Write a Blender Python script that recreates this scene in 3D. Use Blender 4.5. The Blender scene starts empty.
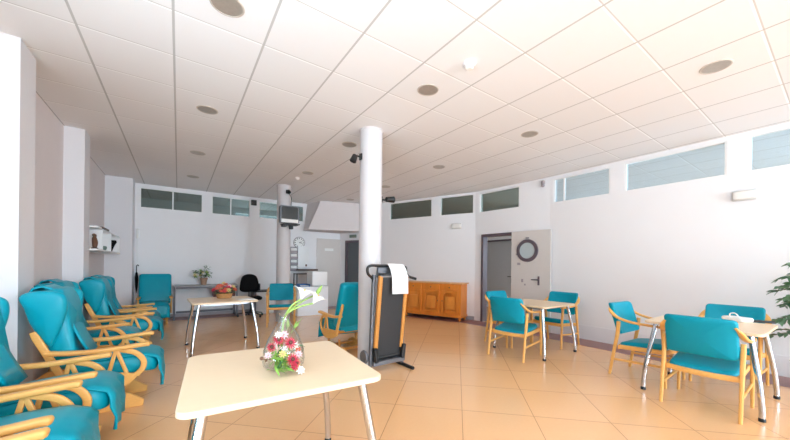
import bpy, bmesh, math, random
from mathutils import Vector, Matrix
random.seed(7)
scene = bpy.context.scene
COL = scene.collection
PI = math.pi
CAMH, CEIL = 1.294, 3.088

# ------------------------------------------------------------------ materials
def srgb(r, g, b):
    def f(c):
        c /= 255.0
        return c / 12.92 if c <= .04045 else ((c + .055) / 1.055) ** 2.4
    return (f(r), f(g), f(b), 1)

class NT:
    def __init__(s, name):
        s.m = bpy.data.materials.new(name); s.m.use_nodes = True
        s.n = s.m.node_tree.nodes; s.l = s.m.node_tree.links
        s.n.clear()
        s.out = s.n.new('ShaderNodeOutputMaterial')
    def add(s, t, **kw):
        nd = s.n.new(t)
        for k, v in kw.items(): setattr(nd, k, v)
        return nd
    def link(s, a, b): s.l.new(a, b)
    def val(s, sock, v):
        if hasattr(v, 'is_output') or isinstance(v, bpy.types.NodeSocket): s.link(v, sock)
        else: sock.default_value = v
    def math(s, op, a, b=None, c=None):
        nd = s.add('ShaderNodeMath', operation=op)
        for i, v in enumerate((a, b, c)):
            if v is not None: s.val(nd.inputs[i], v)
        return nd.outputs[0]
    def mix(s, fac, a, b):
        nd = s.add('ShaderNodeMix', data_type='RGBA')
        s.val(nd.inputs[0], fac); s.val(nd.inputs[6], a); s.val(nd.inputs[7], b)
        return nd.outputs[2]

def noise(t, scale, detail=3, vec=None, rough=.55):
    nd = t.add('ShaderNodeTexNoise')
    nd.inputs['Scale'].default_value = scale; nd.inputs['Detail'].default_value = detail
    nd.inputs['Roughness'].default_value = rough
    if vec is not None: t.link(vec, nd.inputs['Vector'])
    return nd.outputs[0]

def pbr(name, col, rough=.5, metal=0, var=.06, nscale=8, bump=0, bscale=60, spec=.5, stretch=None, coat=0, sheen=0):
    t = NT(name)
    b = t.add('ShaderNodeBsdfPrincipled')
    tc = t.add('ShaderNodeTexCoord'); vec = tc.outputs['Object']
    if stretch:
        mp = t.add('ShaderNodeMapping'); mp.inputs['Scale'].default_value = stretch
        t.link(vec, mp.inputs['Vector']); vec = mp.outputs[0]
    nz = noise(t, nscale, 4, vec)
    dark = tuple(c * (1 - var * 2) for c in col[:3]) + (1,)
    lite = tuple(min(1, c * (1 + var)) for c in col[:3]) + (1,)
    t.val(b.inputs['Base Color'], t.mix(nz, dark, lite))
    b.inputs['Roughness'].default_value = rough
    b.inputs['Metallic'].default_value = metal
    b.inputs['Specular IOR Level'].default_value = spec
    b.inputs['Coat Weight'].default_value = coat
    if bump:
        bp = t.add('ShaderNodeBump'); bp.inputs['Strength'].default_value = bump
        bp.inputs['Distance'].default_value = .004
        t.link(noise(t, bscale, 3, vec), bp.inputs['Height']); t.link(bp.outputs[0], b.inputs['Normal'])
    t.link(b.outputs[0], t.out.inputs[0])
    return t.m

def glass(name, tint, refl=.10, rough=.0):
    t = NT(name)
    tr = t.add('ShaderNodeBsdfTransparent'); tr.inputs[0].default_value = tint
    gl = t.add('ShaderNodeBsdfGlossy'); gl.inputs['Roughness'].default_value = rough
    lw = t.add('ShaderNodeLayerWeight'); lw.inputs[0].default_value = .5
    nz = noise(t, 3)
    k = t.math('MULTIPLY_ADD', t.math('POWER', lw.outputs[1], 4), .7, .05)
    f = t.math('MULTIPLY', k, t.math('MULTIPLY_ADD', nz, .05, refl))
    mx = t.add('ShaderNodeMixShader')
    t.link(f, mx.inputs[0]); t.link(tr.outputs[0], mx.inputs[1]); t.link(gl.outputs[0], mx.inputs[2])
    t.link(mx.outputs[0], t.out.inputs[0])
    return t.m

def ceiling_mat():
    t = NT('ceiling_tiles'); b = t.add('ShaderNodeBsdfPrincipled')
    tc = t.add('ShaderNodeTexCoord'); sp = t.add('ShaderNodeSeparateXYZ'); t.link(tc.outputs['Object'], sp.inputs[0])
    u = t.math('DIVIDE', t.math('ADD', sp.outputs[0], .047), .6)
    v = t.math('DIVIDE', t.math('SUBTRACT', sp.outputs[1], .396), .6)
    def dist(q): # distance to the nearest integer, in tiles
        return t.math('ABSOLUTE', t.math('SUBTRACT', q, t.math('ROUND', q)))
    gu = t.math('LESS_THAN', dist(u), .014)
    gv_lit = t.math('LESS_THAN', dist(v), .012)  # lit edge of the cross joints, painted as a white band
    gv_shade = t.math('LESS_THAN', dist(t.math('ADD', v, .021)), .008)  # shaded edge of the same joints, painted as a grey band
    cmb = t.add('ShaderNodeCombineXYZ')
    t.link(t.math('FLOOR', u), cmb.inputs[0]); t.link(t.math('FLOOR', v), cmb.inputs[1])
    wn = t.add('ShaderNodeTexWhiteNoise', noise_dimensions='3D'); t.link(cmb.outputs[0], wn.inputs['Vector'])
    base = t.mix(wn.outputs[0], (.835, .825, .83, 1), (.862, .852, .857, 1))
    sp2 = noise(t, 140, 2, tc.outputs['Object'])
    base = t.mix(t.math('MULTIPLY', sp2, .25), base, (.785, .775, .78, 1))
    c = t.mix(gv_lit, base, (.985, .985, .985, 1))
    c = t.mix(gv_shade, c, (.62, .60, .59, 1))
    c = t.mix(gu, c, (.53, .52, .515, 1))
    t.val(b.inputs['Base Color'], c); b.inputs['Roughness'].default_value = .85
    b.inputs['Specular IOR Level'].default_value = .2
    t.link(b.outputs[0], t.out.inputs[0])
    return t.m

def floor_mat():
    t = NT('floor_tiles'); b = t.add('ShaderNodeBsdfPrincipled')
    tc = t.add('ShaderNodeTexCoord'); sp = t.add('ShaderNodeSeparateXYZ'); t.link(tc.outputs['Object'], sp.inputs[0])
    X, Y = sp.outputs[0], sp.outputs[1]
    u = t.math('DIVIDE', t.math('SUBTRACT', t.math('SUBTRACT', X, Y), .085), .865)
    v = t.math('DIVIDE', t.math('SUBTRACT', t.math('ADD', X, Y), 4.105), .865)
    def dist(q): return t.math('ABSOLUTE', t.math('SUBTRACT', q, t.math('ROUND', q)))
    g = t.math('MAXIMUM', t.math('LESS_THAN', dist(u), .0045), t.math('LESS_THAN', dist(v), .0045))
    cmb = t.add('ShaderNodeCombineXYZ')
    t.link(t.math('FLOOR', u), cmb.inputs[0]); t.link(t.math('FLOOR', v), cmb.inputs[1])
    wn = t.add('ShaderNodeTexWhiteNoise', noise_dimensions='3D'); t.link(cmb.outputs[0], wn.inputs['Vector'])
    base = t.mix(wn.outputs[0], srgb(236, 186, 136), srgb(240, 192, 143))
    n1 = noise(t, 45, 4, tc.outputs['Object'])
    base = t.mix(t.math('MULTIPLY', n1, .45), base, srgb(224, 170, 116))
    n2 = noise(t, 1.3, 2, tc.outputs['Object'])
    base = t.mix(t.math('MULTIPLY', n2, .2), base, srgb(242, 198, 150))
    c = t.mix(g, base, srgb(186, 138, 94))
    t.val(b.inputs['Base Color'], c)
    b.inputs['Roughness'].default_value = .24; b.inputs['Specular IOR Level'].default_value = .7
    t.val(b.inputs['Roughness'], t.math('MULTIPLY_ADD', n1, .10, .15))
    t.link(b.outputs[0], t.out.inputs[0])
    return t.m

M = {}
M['ceil'] = ceiling_mat(); M['floor'] = floor_mat()
M['wall'] = pbr('wall_paint', srgb(240, 239, 241), .6, var=.012, nscale=2, bump=.05, bscale=120, spec=.3)
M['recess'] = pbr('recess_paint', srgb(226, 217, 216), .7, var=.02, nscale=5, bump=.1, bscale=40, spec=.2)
M['pillar'] = pbr('pillar_paint', srgb(226, 224, 227), .6, var=.012, nscale=2, bump=.05, bscale=120, spec=.3)
M['column'] = pbr('column_paint', srgb(214, 209, 210), .45, var=.012, nscale=3, bump=.05, bscale=80, spec=.4)
M['white'] = pbr('white_paint', srgb(238, 238, 238), .4, var=.01)
M['plinth'] = pbr('plinth_white', srgb(236, 235, 238), .3, var=.015)
M['skirt'] = pbr('skirting_grey', srgb(165, 155, 158), .5, var=.03)
M['border'] = pbr('border_burgundy', srgb(150, 98, 92), .28, var=.08, nscale=30)
M['wood'] = pbr('beech_wood', srgb(238, 178, 98), .38, var=.09, nscale=6, stretch=(3, 12, 12), bump=.03, bscale=40)
M['wood_dark'] = pbr('orange_beech', srgb(205, 138, 66), .38, var=.1, nscale=6, stretch=(3, 12, 12))
M['teal'] = pbr('teal_vinyl', srgb(0, 150, 174), .42, spec=.22, var=.06, nscale=3, bump=.12, bscale=180)
M['teal_soft'] = pbr('teal_leatherette', srgb(0, 158, 180), .34, spec=.3, var=.08, nscale=3, bump=.35, bscale=7)
M['top'] = pbr('maple_laminate', srgb(234, 209, 176), .35, var=.025, nscale=4, stretch=(2, 14, 2))
M['edge'] = pbr('maple_edge', srgb(226, 200, 160), .4, var=.03)
M['chrome'] = pbr('chrome', srgb(205, 205, 208), .16, 1, var=.02)
M['steel'] = pbr('brushed_steel', srgb(150, 150, 155), .35, .9, var=.05)
M['grey_metal'] = pbr('grey_powder_coat', srgb(110, 110, 115), .4, .3, var=.04)
M['black'] = pbr('black_plastic', srgb(28, 28, 30), .45, var=.1)
M['blackfab'] = pbr('black_fabric', srgb(16, 16, 18), .85, var=.2, nscale=60, spec=.2)
M['belt'] = pbr('belt_rubber', srgb(56, 55, 56), .7, spec=.3, var=.05, nscale=60, bump=.1, bscale=200)
M['pine'] = pbr('orange_pine', srgb(236, 142, 50), .38, var=.14, nscale=5, stretch=(2, 2, .5))
M['pine_panel'] = pbr('pine_panel', srgb(244, 156, 66), .35, var=.12, nscale=5, stretch=(2, 2, .5))
M['pine_top'] = pbr('pine_top', srgb(228, 172, 116), .35, var=.1, nscale=5, stretch=(4, 1, 1))
M['doorlight'] = pbr('door_beige', srgb(214, 207, 202), .4, var=.015)
M['doorgrey'] = pbr('door_grey', srgb(186, 187, 190), .45, var=.03)
M['doordark'] = pbr('door_dark_grey', srgb(100, 104, 108), .45, var=.03)
M['frame'] = pbr('door_frame_plum', srgb(98, 86, 94), .45, var=.04)
M['deskframe'] = pbr('desk_frame_grey', srgb(92, 90, 96), .45, .3, var=.04)
M['desktop'] = pbr('desk_top_grey', srgb(150, 148, 150), .4, var=.04)
M['maroon'] = pbr('dark_red_brown', srgb(98, 52, 42), .5, var=.1)
M['towel'] = pbr('terry_towel', srgb(244, 244, 246), .9, var=.03, nscale=80, bump=.5, bscale=300, spec=.1)
M['lens'] = pbr('lamp_reflector', srgb(182, 174, 164), .35, .4, var=.1, nscale=30)
M['lampring'] = pbr('lamp_ring', srgb(200, 191, 181), .4, .1, var=.03)
M['glass'] = glass('window_glass', (.78, .85, .89, 1), .9)
M['glassdark'] = glass('window_glass_green', (.60, .66, .64, 1), .9)
M['cello'] = glass('clear_vase_glass', (.95, .95, .935, 1), 1.7, .03)
M['frost'] = pbr('frosted_glass', srgb(186, 198, 200), .2, var=.04, nscale=20)
M['screen'] = pbr('screen_glass', srgb(60, 66, 68), .08, var=.1, nscale=3, spec=.8)
M['leaf'] = pbr('leaf_green', srgb(72, 122, 74), .4, var=.3, nscale=6)
M['leaf_ficus'] = pbr('leaf_grey_green', srgb(104, 146, 108), .4, var=.25, nscale=14)
M['leaf2'] = pbr('leaf_light', srgb(128, 176, 70), .5, var=.2, nscale=20)
M['stem'] = pbr('stem_green', srgb(150, 185, 92), .5, var=.15, nscale=15)
M['petalwhite'] = pbr('petal_white', srgb(246, 244, 238), .6, var=.03)
M['petalred'] = pbr('petal_red', srgb(208, 40, 78), .6, var=.15, nscale=20)
M['petalpink'] = pbr('petal_pink', srgb(240, 196, 205), .6, var=.1, nscale=20)
M['petalorange'] = pbr('petal_coral', srgb(222, 98, 70), .6, var=.15, nscale=20)
M['petalyellow'] = pbr('petal_cream', srgb(226, 206, 130), .6, var=.12, nscale=20)
M['basket'] = pbr('wicker', srgb(196, 140, 84), .7, var=.2, nscale=40, bump=.5, bscale=90)
M['terracotta'] = pbr('pot_tan', srgb(172, 140, 118), .6, var=.06)
M['potwhite'] = pbr('pot_white', srgb(230, 226, 220), .4, var=.03)
M['trunk'] = pbr('bark', srgb(118, 96, 72), .8, var=.2, nscale=20)
M['soil'] = pbr('soil', srgb(60, 45, 35), .9, var=.3, nscale=40)
M['blue'] = pbr('blue_plastic', srgb(24, 110, 180), .45, var=.05)
M['paper'] = pbr('paper', srgb(242, 242, 240), .7, var=.02)
M['brown'] = pbr('brown_wood', srgb(96, 76, 64), .5, var=.15, nscale=12)
M['figure'] = pbr('bronze_brown', srgb(120, 82, 60), .5, var=.15)
M['housing'] = pbr('housing_grey_white', srgb(206, 203, 199), .4, var=.015)
M['clear'] = pbr('diffuser_white', srgb(240, 238, 234), .25, var=.02)
M['signgreen'] = pbr('sign_grey_green', srgb(120, 140, 130), .5, var=.05)
M['red'] = pbr('red_plastic', srgb(190, 40, 40), .4, var=.05)

# ------------------------------------------------------------------ mesh helper
def rrect(w, h, r, k=3):
    r = min(r, w / 2 - 1e-5, h / 2 - 1e-5); out = []
    for cx, cy, a0 in ((w/2-r, h/2-r, 0), (-w/2+r, h/2-r, 90), (-w/2+r, -h/2+r, 180), (w/2-r, -h/2+r, 270)):
        for i in range(k + 1):
            a = math.radians(a0 + 90 * i / k); out.append((cx + r*math.cos(a), cy + r*math.sin(a)))
    return out

def catmull(pts, n=6, closed=False):
    P = [Vector(p) for p in pts]; out = []
    N = len(P); rng = range(N) if closed else range(N - 1)
    for i in rng:
        if closed: p0, p1, p2, p3 = P[i-1], P[i], P[(i+1) % N], P[(i+2) % N]
        else:
            p1, p2 = P[i], P[i+1]; p0 = P[i-1] if i else p1*2 - p2; p3 = P[i+2] if i+2 < N else p2*2 - p1
        for j in range(n):
            t = j / n
            out.append(.5 * ((2*p1) + (p2-p0)*t + (2*p0-5*p1+4*p2-p3)*t*t + (3*p1-p0-3*p2+p3)*t**3))
    if not closed: out.append(P[-1].copy())
    return out

class MB:
    def __init__(s): s.bm = bmesh.new()
    def loft(s, rings, cap=True, close=True):
        R = [[s.bm.verts.new(p) for p in r] for r in rings]
        n = len(R[0])
        for a, b in zip(R, R[1:]):
            for i in range(n if close else n - 1):
                j = (i + 1) % n
                try: s.bm.faces.new((a[i], a[j], b[j], b[i]))
                except ValueError: pass
        if cap:
            for r in (R[0], R[-1]):
                try: s.bm.faces.new(r)
                except ValueError: pass
        return s
    def box(s, c, d, rot=None, bev=0):
        c = Vector(c); v = []
        if bev:
            k = rrect(d[0], d[1], bev, 3); k2 = rrect(d[0]-bev*1.2, d[1]-bev*1.2, max(bev*.5, 1e-4), 3)
            rings = []
            for pr, z in ((k2, -d[2]/2), (k, -d[2]/2+bev*.6), (k, d[2]/2-bev*.6), (k2, d[2]/2)):
                ring = [Vector((x, y, z)) for x, y in pr]
                rings.append([(rot @ q if rot else q) + c for q in ring])
            return s.loft(rings)
        for x in (-.5, .5):
            for y in (-.5, .5):
                for z in (-.5, .5):
                    q = Vector((x*d[0], y*d[1], z*d[2])); q = rot @ q if rot else q
                    v.append(s.bm.verts.new(q + c))
        for f in ((0,1,3,2), (4,6,7,5), (0,4,5,1), (2,3,7,6), (0,2,6,4), (1,5,7,3)):
            s.bm.faces.new([v[i] for i in f])
        return s
    def sweep(s, pts, prof, up=(0,0,1), scales=None):
        P = [Vector(p) for p in pts]; up = Vector(up); rings = []
        for i, p in enumerate(P):
            t = (P[min(i+1, len(P)-1)] - P[max(i-1, 0)]).normalized()
            sd = t.cross(up)
            if sd.length < 1e-4: sd = t.cross(Vector((1, 0, 0)))
            sd.normalize(); u2 = sd.cross(t)
            k = scales[i] if scales else 1
            rings.append([p + sd*a*k + u2*b*k for a, b in prof])
        return s.loft(rings)
    def tube(s, pts, r, seg=10, up=(0,0,1)):
        n = len(pts); rs = r if isinstance(r, (list, tuple)) else [r]*n
        prof = [(math.cos(2*PI*i/seg), math.sin(2*PI*i/seg)) for i in range(seg)]
        return s.sweep(pts, prof, up, rs)
    def lathe(s, prof, c=(0,0,0), seg=20, axis='z'):
        rings = []
        for r, z in prof:
            r = max(r, 1e-4); ring = []
            for i in range(seg):
                a = 2*PI*i/seg; x, y = r*math.cos(a), r*math.sin(a)
                q = (x, y, z) if axis == 'z' else ((z, x, y) if axis == 'x' else (y, z, x))
                ring.append(Vector(q) + Vector(c))
            rings.append(ring)
        return s.loft(rings)
    def ball(s, c, r, sx=1, sy=1, sz=1, seg=10):
        rings = []
        for j in range(1, seg):
            a = PI*j/seg - PI/2
            rings.append([Vector(c) + Vector((r*sx*math.cos(a)*math.cos(2*PI*i/seg), r*sy*math.cos(a)*math.sin(2*PI*i/seg), r*sz*math.sin(a))) for i in range(seg)])
        return s.loft(rings)
    def prism(s, poly, f, t0, t1):
        return s.loft([[f(u, v, t) for u, v in poly] for t in (t0, t1)])
    def pillow(s, outline, f, th, e=.16, bulge=.15, m=6):
        n = len(outline); cx = sum(p[0] for p in outline)/n; cy = sum(p[1] for p in outline)/n
        ext = min(max(p[0] for p in outline)-min(p[0] for p in outline), max(p[1] for p in outline)-min(p[1] for p in outline))
        def ring(k, t):
            return [f(cx+(x-cx)*k, cy+(y-cy)*k, t) for x, y in outline]
        rings = []
        inner = [.15, .45, .75]
        for q in inner: rings.append(ring((1-e)*q, -th/2*(1+bulge*(1-q*q))))
        for k in range(m+1):
            a = -PI/2 + PI*k/m
            rings.append(ring(1-e+e*math.cos(a), math.sin(a)*th/2))
        for q in reversed(inner): rings.append(ring((1-e)*q, th/2*(1+bulge*(1-q*q))))
        return s.loft(rings)
    def build(s, name, mat, parent=None, smooth=True, sharp=38, bevel=0, loc=None, rotz=0):
        bmesh.ops.remove_doubles(s.bm, verts=s.bm.verts, dist=1e-5)
        bmesh.ops.recalc_face_normals(s.bm, faces=s.bm.faces)
        if smooth:
            for fc in s.bm.faces: fc.smooth = True
            for e in s.bm.edges:
                if len(e.link_faces) == 2 and e.calc_face_angle(0) > math.radians(sharp): e.smooth = False
        me = bpy.data.meshes.new(name); s.bm.to_mesh(me); s.bm.free()
        me.materials.append(mat)
        o = bpy.data.objects.new(name, me); COL.objects.link(o)
        if parent: o.parent = parent
        if loc: o.location = loc
        o.rotation_euler.z = rotz
        if bevel:
            bv = o.modifiers.new('edge', 'BEVEL'); bv.width = bevel; bv.segments = 2; bv.limit_method = 'ANGLE'
        return o

def tag(o, label=None, cat=None, group=None, kind=None):
    if label: o['label'] = label
    if cat: o['category'] = cat
    if group: o['group'] = group
    if kind: o['kind'] = kind
    return o
def thing(name, label, cat, loc=(0,0,0), rotz=0, group=None, kind=None):
    o = bpy.data.objects.new(name, None); COL.objects.link(o)
    o.empty_display_size = .1
    o.location = loc; o.rotation_euler.z = rotz
    return tag(o, label, cat, group, kind)
def copy_tree(o, parent=None):
    c = o.copy(); COL.objects.link(c)
    if parent: c.parent = parent
    for ch in list(o.children): copy_tree(ch, c)
    return c
XZ = lambda y0: (lambda u, v, t: Vector((u, y0 + t, v)))
YZ = lambda x0: (lambda u, v, t: Vector((x0 + t, u, v)))
XY = lambda z0: (lambda u, v, t: Vector((u, v, z0 + t)))

# ------------------------------------------------------------------ room shell
class Seg:                       # a wall line with the room on its left; d along, t outwards, z up
    def __init__(s, A, B):
        s.A = Vector((A[0], A[1], 0)); d = Vector((B[0], B[1], 0)) - s.A
        s.L = d.length; s.d = d.normalized(); s.n = Vector((s.d.y, -s.d.x, 0))
        s.rot = Matrix((( s.d.x, s.n.x, 0), (s.d.y, s.n.y, 0), (0, 0, 1)))
    def p(s, d, t, z): return s.A + s.d*d + s.n*t + Vector((0, 0, z))
    def slab(s, mb, d0, d1, t0, t1, z0, z1, bev=0):
        return mb.box(s.p((d0+d1)/2, (t0+t1)/2, (z0+z1)/2), (d1-d0, t1-t0, z1-z0), s.rot, bev)
    @property
    def rz(s): return math.atan2(s.d.y, s.d.x)

def wall(name, seg, openings=(), th=.14, mat=None, z1=CEIL, label=None):
    ds = sorted({0, seg.L} | {o[0] for o in openings} | {o[1] for o in openings})
    zs = sorted({0, z1} | {o[2] for o in openings} | {o[3] for o in openings})
    mb = MB()
    for a, b in zip(ds, ds[1:]):
        for c, e in zip(zs, zs[1:]):
            if any(o[0] <= (a+b)/2 <= o[1] and o[2] <= (c+e)/2 <= o[3] for o in openings): continue
            seg.slab(mb, a, b, 0, th, c, e)
    bmesh.ops.remove_doubles(mb.bm, verts=mb.bm.verts, dist=1e-5)
    return tag(mb.build(name, mat or M['wall'], smooth=False), kind='structure')

def window(n, seg, d0, d1, z0, z1, mull=(), mat='glass', fw=.022, t=.045):
    w = bpy.data.objects.new('window_%d' % n, None); COL.objects.link(w); w['kind'] = 'structure'
    f = MB()
    for a, b, c, e in ((d0, d1, z0, z0+fw), (d0, d1, z1-fw, z1), (d0, d0+fw, z0+fw, z1-fw), (d1-fw, d1, z0+fw, z1-fw)):
        seg.slab(f, a, b, .005, .09, c, e)
    for q in mull: seg.slab(f, q-.012, q+.012, .02, .07, z0+fw, z1-fw)
    f.build('window_frame', M['white'], w, smooth=False)
    g = MB(); seg.slab(g, d0+fw, d1-fw, t, t+.006, z0+fw, z1-fw)
    g.build('pane', M[mat], w, smooth=False)
    return w

K1, K2, K3 = (6.02, 3.45), (5.83, 5.23), (4.143, 9.3)
YR = -8.0  # unseen rear wall, set far back to even out the light
S_right = Seg((6.02, YR), K1); S_kink = Seg(K1, K2); S_diag = Seg(K2, K3)
S_back = Seg(K3, (-.81, 9.3)); S_left = Seg((-1.25, 8.9), (-1.25, 4.0))
S_leftfront = Seg((-1.6, 3.9), (-1.6, YR)); S_rear = Seg((-1.6, YR), (6.02, YR))
Y0 = -YR   # d on S_right = Y + 8
ZB, ZT = 2.555, 3.035
right_w = [(-.75+Y0, .77+Y0), (.97+Y0, 2.17+Y0), (2.385+Y0, 3.39+Y0)]
wall('wall_right', S_right, [(a, b, ZB, ZT) for a, b in right_w])
for i, (a, b) in enumerate(right_w):
    window(1+i, S_right, a, b, ZB, ZT, mull=((a+.45,) if i == 2 and False else ((b-.2,) if i == 2 else ())))
kw = (.655, 1.675)
wall('wall_door_side', S_kink, [(kw[0], kw[1], ZB+.01, ZT), (.74, 1.60, 0, 2.05)])
window(4, S_kink, kw[0], kw[1], ZB+.01, ZT, mat='glassdark')
diag_w = [(.04, .94), (1.17, 2.52)]
wall('wall_diagonal', S_diag, [(a, b, ZB+.02, ZT+.02) for a, b in diag_w] + [(3.26, 4.16, 0, 2.05)])
window(5, S_diag, *diag_w[0], ZB+.02, ZT+.02, mat='glassdark')
window(6, S_diag, *diag_w[1], ZB+.02, ZT+.02, mat='glassdark')
bx = lambda X: K3[0] - X
back_w = [(bx(.48), bx(-.73)), (bx(1.56), bx(.67)), (bx(3.0), bx(1.77))]
wall('wall_back', S_back, [(a, b, 2.54, 3.01) for a, b in back_w])
window(7, S_back, *back_w[0], 2.54, 3.01, mull=(bx(-.12),), mat='glassdark')
window(8, S_back, *back_w[1], 2.54, 3.01, mull=(bx(1.1),), mat='glassdark')
window(9, S_back, *back_w[2], 2.54, 3.01, mat='glassdark')
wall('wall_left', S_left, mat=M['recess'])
lf = [(2.4, 4.7, .1, 3.0), (4.75, 7.05, .1, 3.0), (7.1, 9.4, .1, 3.0), (9.45, 11.7, .1, 3.0)]  # unseen windows, placed and sized to steer light onto ceiling and floor
wall('wall_left_front', S_leftfront, lf)
for i, o in enumerate(lf): window(10+i, S_leftfront, *o, mull=((o[0]+o[1])/2,))
rw = [(2.9, 5.15, .1, 3.0), (5.2, 7.45, .1, 3.0)]  # unseen windows, on the right half so less light grazes that wall
wall('wall_rear', S_rear, rw)
for i, o in enumerate(rw): window(14+i, S_rear, *o, mull=((o[0]+o[1])/2,))

# pillars and corner block on the left side
def pillar(name, x0, x1, y0, y1):
    mb = MB(); mb.box(((x0+x1)/2, (y0+y1)/2, CEIL/2), (x1-x0, y1-y0, CEIL))
    return tag(mb.build(name, M['pillar'], smooth=False), kind='structure')
pillar('wall_pillar_near', -1.8, -1.05, 3.86, 4.2)
pillar('wall_pillar_middle', -1.39, -1.05, 6.0, 6.32)
pillar('wall_corner_block', -1.39, -.81, 8.86, 9.44)

# spaces beyond the partition windows
S_o1 = Seg((9.8, -2.2), (9.8, 5.3)); S_o2 = Seg((8.1, 5.3), (8.1, 11.3)); S_o2b = Seg((9.8, 5.3), (8.1, 5.3))
S_o3 = Seg((8.1, 11.3), (-1.39, 11.3)); S_o4 = Seg((-1.39, 11.3), (-1.39, 9.3)); S_o5 = Seg((6.16, -2.2), (9.8, -2.2))
wall('wall_corridor_far', S_o1, [(4.4, 7.0, .9, 2.4)])  # unseen opening and window added to brighten the corridor behind the doorway
window(19, S_o1, 4.4, 7.0, .9, 2.4, mull=(5.7,)); wall('wall_corridor_step', S_o2b)
wall('wall_corridor_door', S_o2, [(.42, 1.72, 0, 2.1)])
ob = [(8.1-2.9, 8.1-1.45, 1.2, 2.93)]
wall('wall_beyond_back', S_o3, ob)
window(17, S_o3, *ob[0], mull=((ob[0][0]+ob[0][1])/2,))
wall('wall_beyond_left', S_o4)
oc = [(.4, 3.2, .6, 2.9)]
wall('wall_corridor_end', S_o5, oc)
window(18, S_o5, *oc[0], mull=(1.8,))
mb = MB(); mb.box((4.6, 10.4, CEIL/2), (.1, 1.75, CEIL)); tag(mb.build('wall_light_divider', M['wall'], smooth=False), kind='structure')  # unseen divider added to keep corridor light out of the back room

mb = MB(); mb.box((4.2, 1.65, -.06), (12.2, 19.6, .12)); tag(mb.build('floor', M['floor'], smooth=False), kind='structure')
mb = MB(); mb.box((4.2, 1.65, CEIL+.05), (12.2, 19.6, .1)); tag(mb.build('ceiling', M['ceil'], smooth=False), kind='structure')

# burgundy floor border, 0.55 wide, running along the right, diagonal and back walls
bw = .52
def off(seg, d, t): q = seg.p(d, -t, 0); return (q.x, q.y)
def meet(s1, s2, t):
    p, r = s1.p(0, -t, 0), s1.d; q, u = s2.p(0, -t, 0), s2.d
    k = ((q-p).x*u.y - (q-p).y*u.x) / (r.x*u.y - r.y*u.x); w = p + r*k; return (w.x, w.y)
inner = [off(S_right, 0, bw), meet(S_right, S_kink, bw), meet(S_kink, S_diag, bw), meet(S_diag, S_back, bw), off(S_back, S_back.L, bw)]
outer = [(6.02, YR), K1, K2, K3, (-.81, 9.3)]
mb = MB()
for i in range(4):
    mb.prism([inner[i], inner[i+1], outer[i+1], outer[i]], XY(0), .0002, .0016)
tag(mb.build('trim_1', M['border'], smooth=False), kind='structure')

def skirting(name, seg, spans, h, mat, th=.012):
    mb = MB()
    for a, b in spans: seg.slab(mb, a, b, -th, 0, 0, h)
    return tag(mb.build(name, mat, smooth=False), kind='structure')
skirting('baseboard_right', S_right, [(0, S_right.L)], .25, M['plinth'])
skirting('baseboard_door_side', S_kink, [(0, .66)], .25, M['plinth'])
skirting('baseboard_diagonal', S_diag, [(0, 3.18)], .09, M['skirt'])
skirting('baseboard_back', S_back, [(.74, S_back.L)], .08, M['skirt'])

# columns
for nm, x, y in (('wall_column_front', 2.10, 3.73), ('wall_column_back', 1.96, 7.5)):
    mb = MB(); mb.lathe([(.15, 0), (.15, CEIL-.012), (.163, CEIL-.012), (.163, CEIL)], (x, y, 0), 40)
    tag(mb.build(nm, M['column']), kind='structure')

# sloping stair soffit in the back right corner
mb = MB()
pts = [(3.25, 8.63, CEIL), (4.75, 8.12, CEIL), (2.95, 8.75, 2.28), (4.60, 8.17, 2.28), (3.09, 9.32, CEIL), (4.75, 9.32, CEIL), (2.99, 9.32, 2.28), (4.60, 9.32, 2.28)]
pts = [((4.143+ (x-4.143)*0.93 if x > 4.2 else x), y, z) for x, y, z in pts]
v = [mb.bm.verts.new(p) for p in pts]
for f in ((0,1,3,2), (4,6,7,5), (0,2,6,4), (1,5,7,3), (0,4,5,1), (2,3,7,6)): mb.bm.faces.new([v[i] for i in f])
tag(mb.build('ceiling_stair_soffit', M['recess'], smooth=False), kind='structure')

# ------------------------------------------------------------------ doors
def lever(parent, seg, d, z, t, flip=1, mat='black'):
    h = MB()
    seg.slab(h, d-.02, d+.02, t-.008, t, z-.11, z+.07, .006)
    h.tube([seg.p(d, t-.008, z), seg.p(d, t-.05, z), seg.p(d+flip*.02, t-.055, z), seg.p(d+flip*.13, t-.052, z)], .011, 8)
    return h.build('door_handle', M[mat], parent)
def door_frame(parent, seg, d0, d1, z1, mat, w=.06, t0=-.02, t1=.15):
    f = MB()
    seg.slab(f, d0, d0+w, t0, t1, 0, z1); seg.slab(f, d1-w, d1, t0, t1, 0, z1); seg.slab(f, d0+w, d1-w, t0, t1, z1-w, z1)
    return f.build('door_frame', mat, parent, smooth=False)
# doorway to the corridor with the leaf folded back flat against the wall
D1 = bpy.data.objects.new('door_1', None); COL.objects.link(D1); D1['kind'] = 'structure'
door_frame(D1, S_kink, .74, 1.60, 2.05, M['frame'])
mb = MB(); S_kink.slab(mb, -.055, .785, -.085, -.045, .012, 2.045)
leaf = mb.build('door_leaf', M['doorlight'], D1, smooth=False, bevel=.003)
ring = MB(); prof = [(.165, 0), (.165, -.022), (.228, -.022), (.235, -.01), (.235, 0)]
pc = S_kink.p(.425, -.086, 1.635)
ring_pts = []
R3 = Matrix(((S_kink.d.x, 0, S_kink.n.x), (S_kink.d.y, 0, S_kink.n.y), (0, 1, 0)))
ring.loft([[pc + R3 @ Vector((r*math.cos(2*PI*i/40), r*math.sin(2*PI*i/40), z)) for i in range(40)] for r, z in prof], cap=False)
rg = ring.build('porthole_ring', M['frame'], leaf)
ring = MB(); ring.loft([[pc + R3 @ Vector((r*math.cos(2*PI*i/40), r*math.sin(2*PI*i/40), z)) for i in range(40)] for r, z in ((.168, -.002), (.168, -.008), (.02, -.010))])
ring.build('porthole_glass', M['frost'], leaf)
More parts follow.
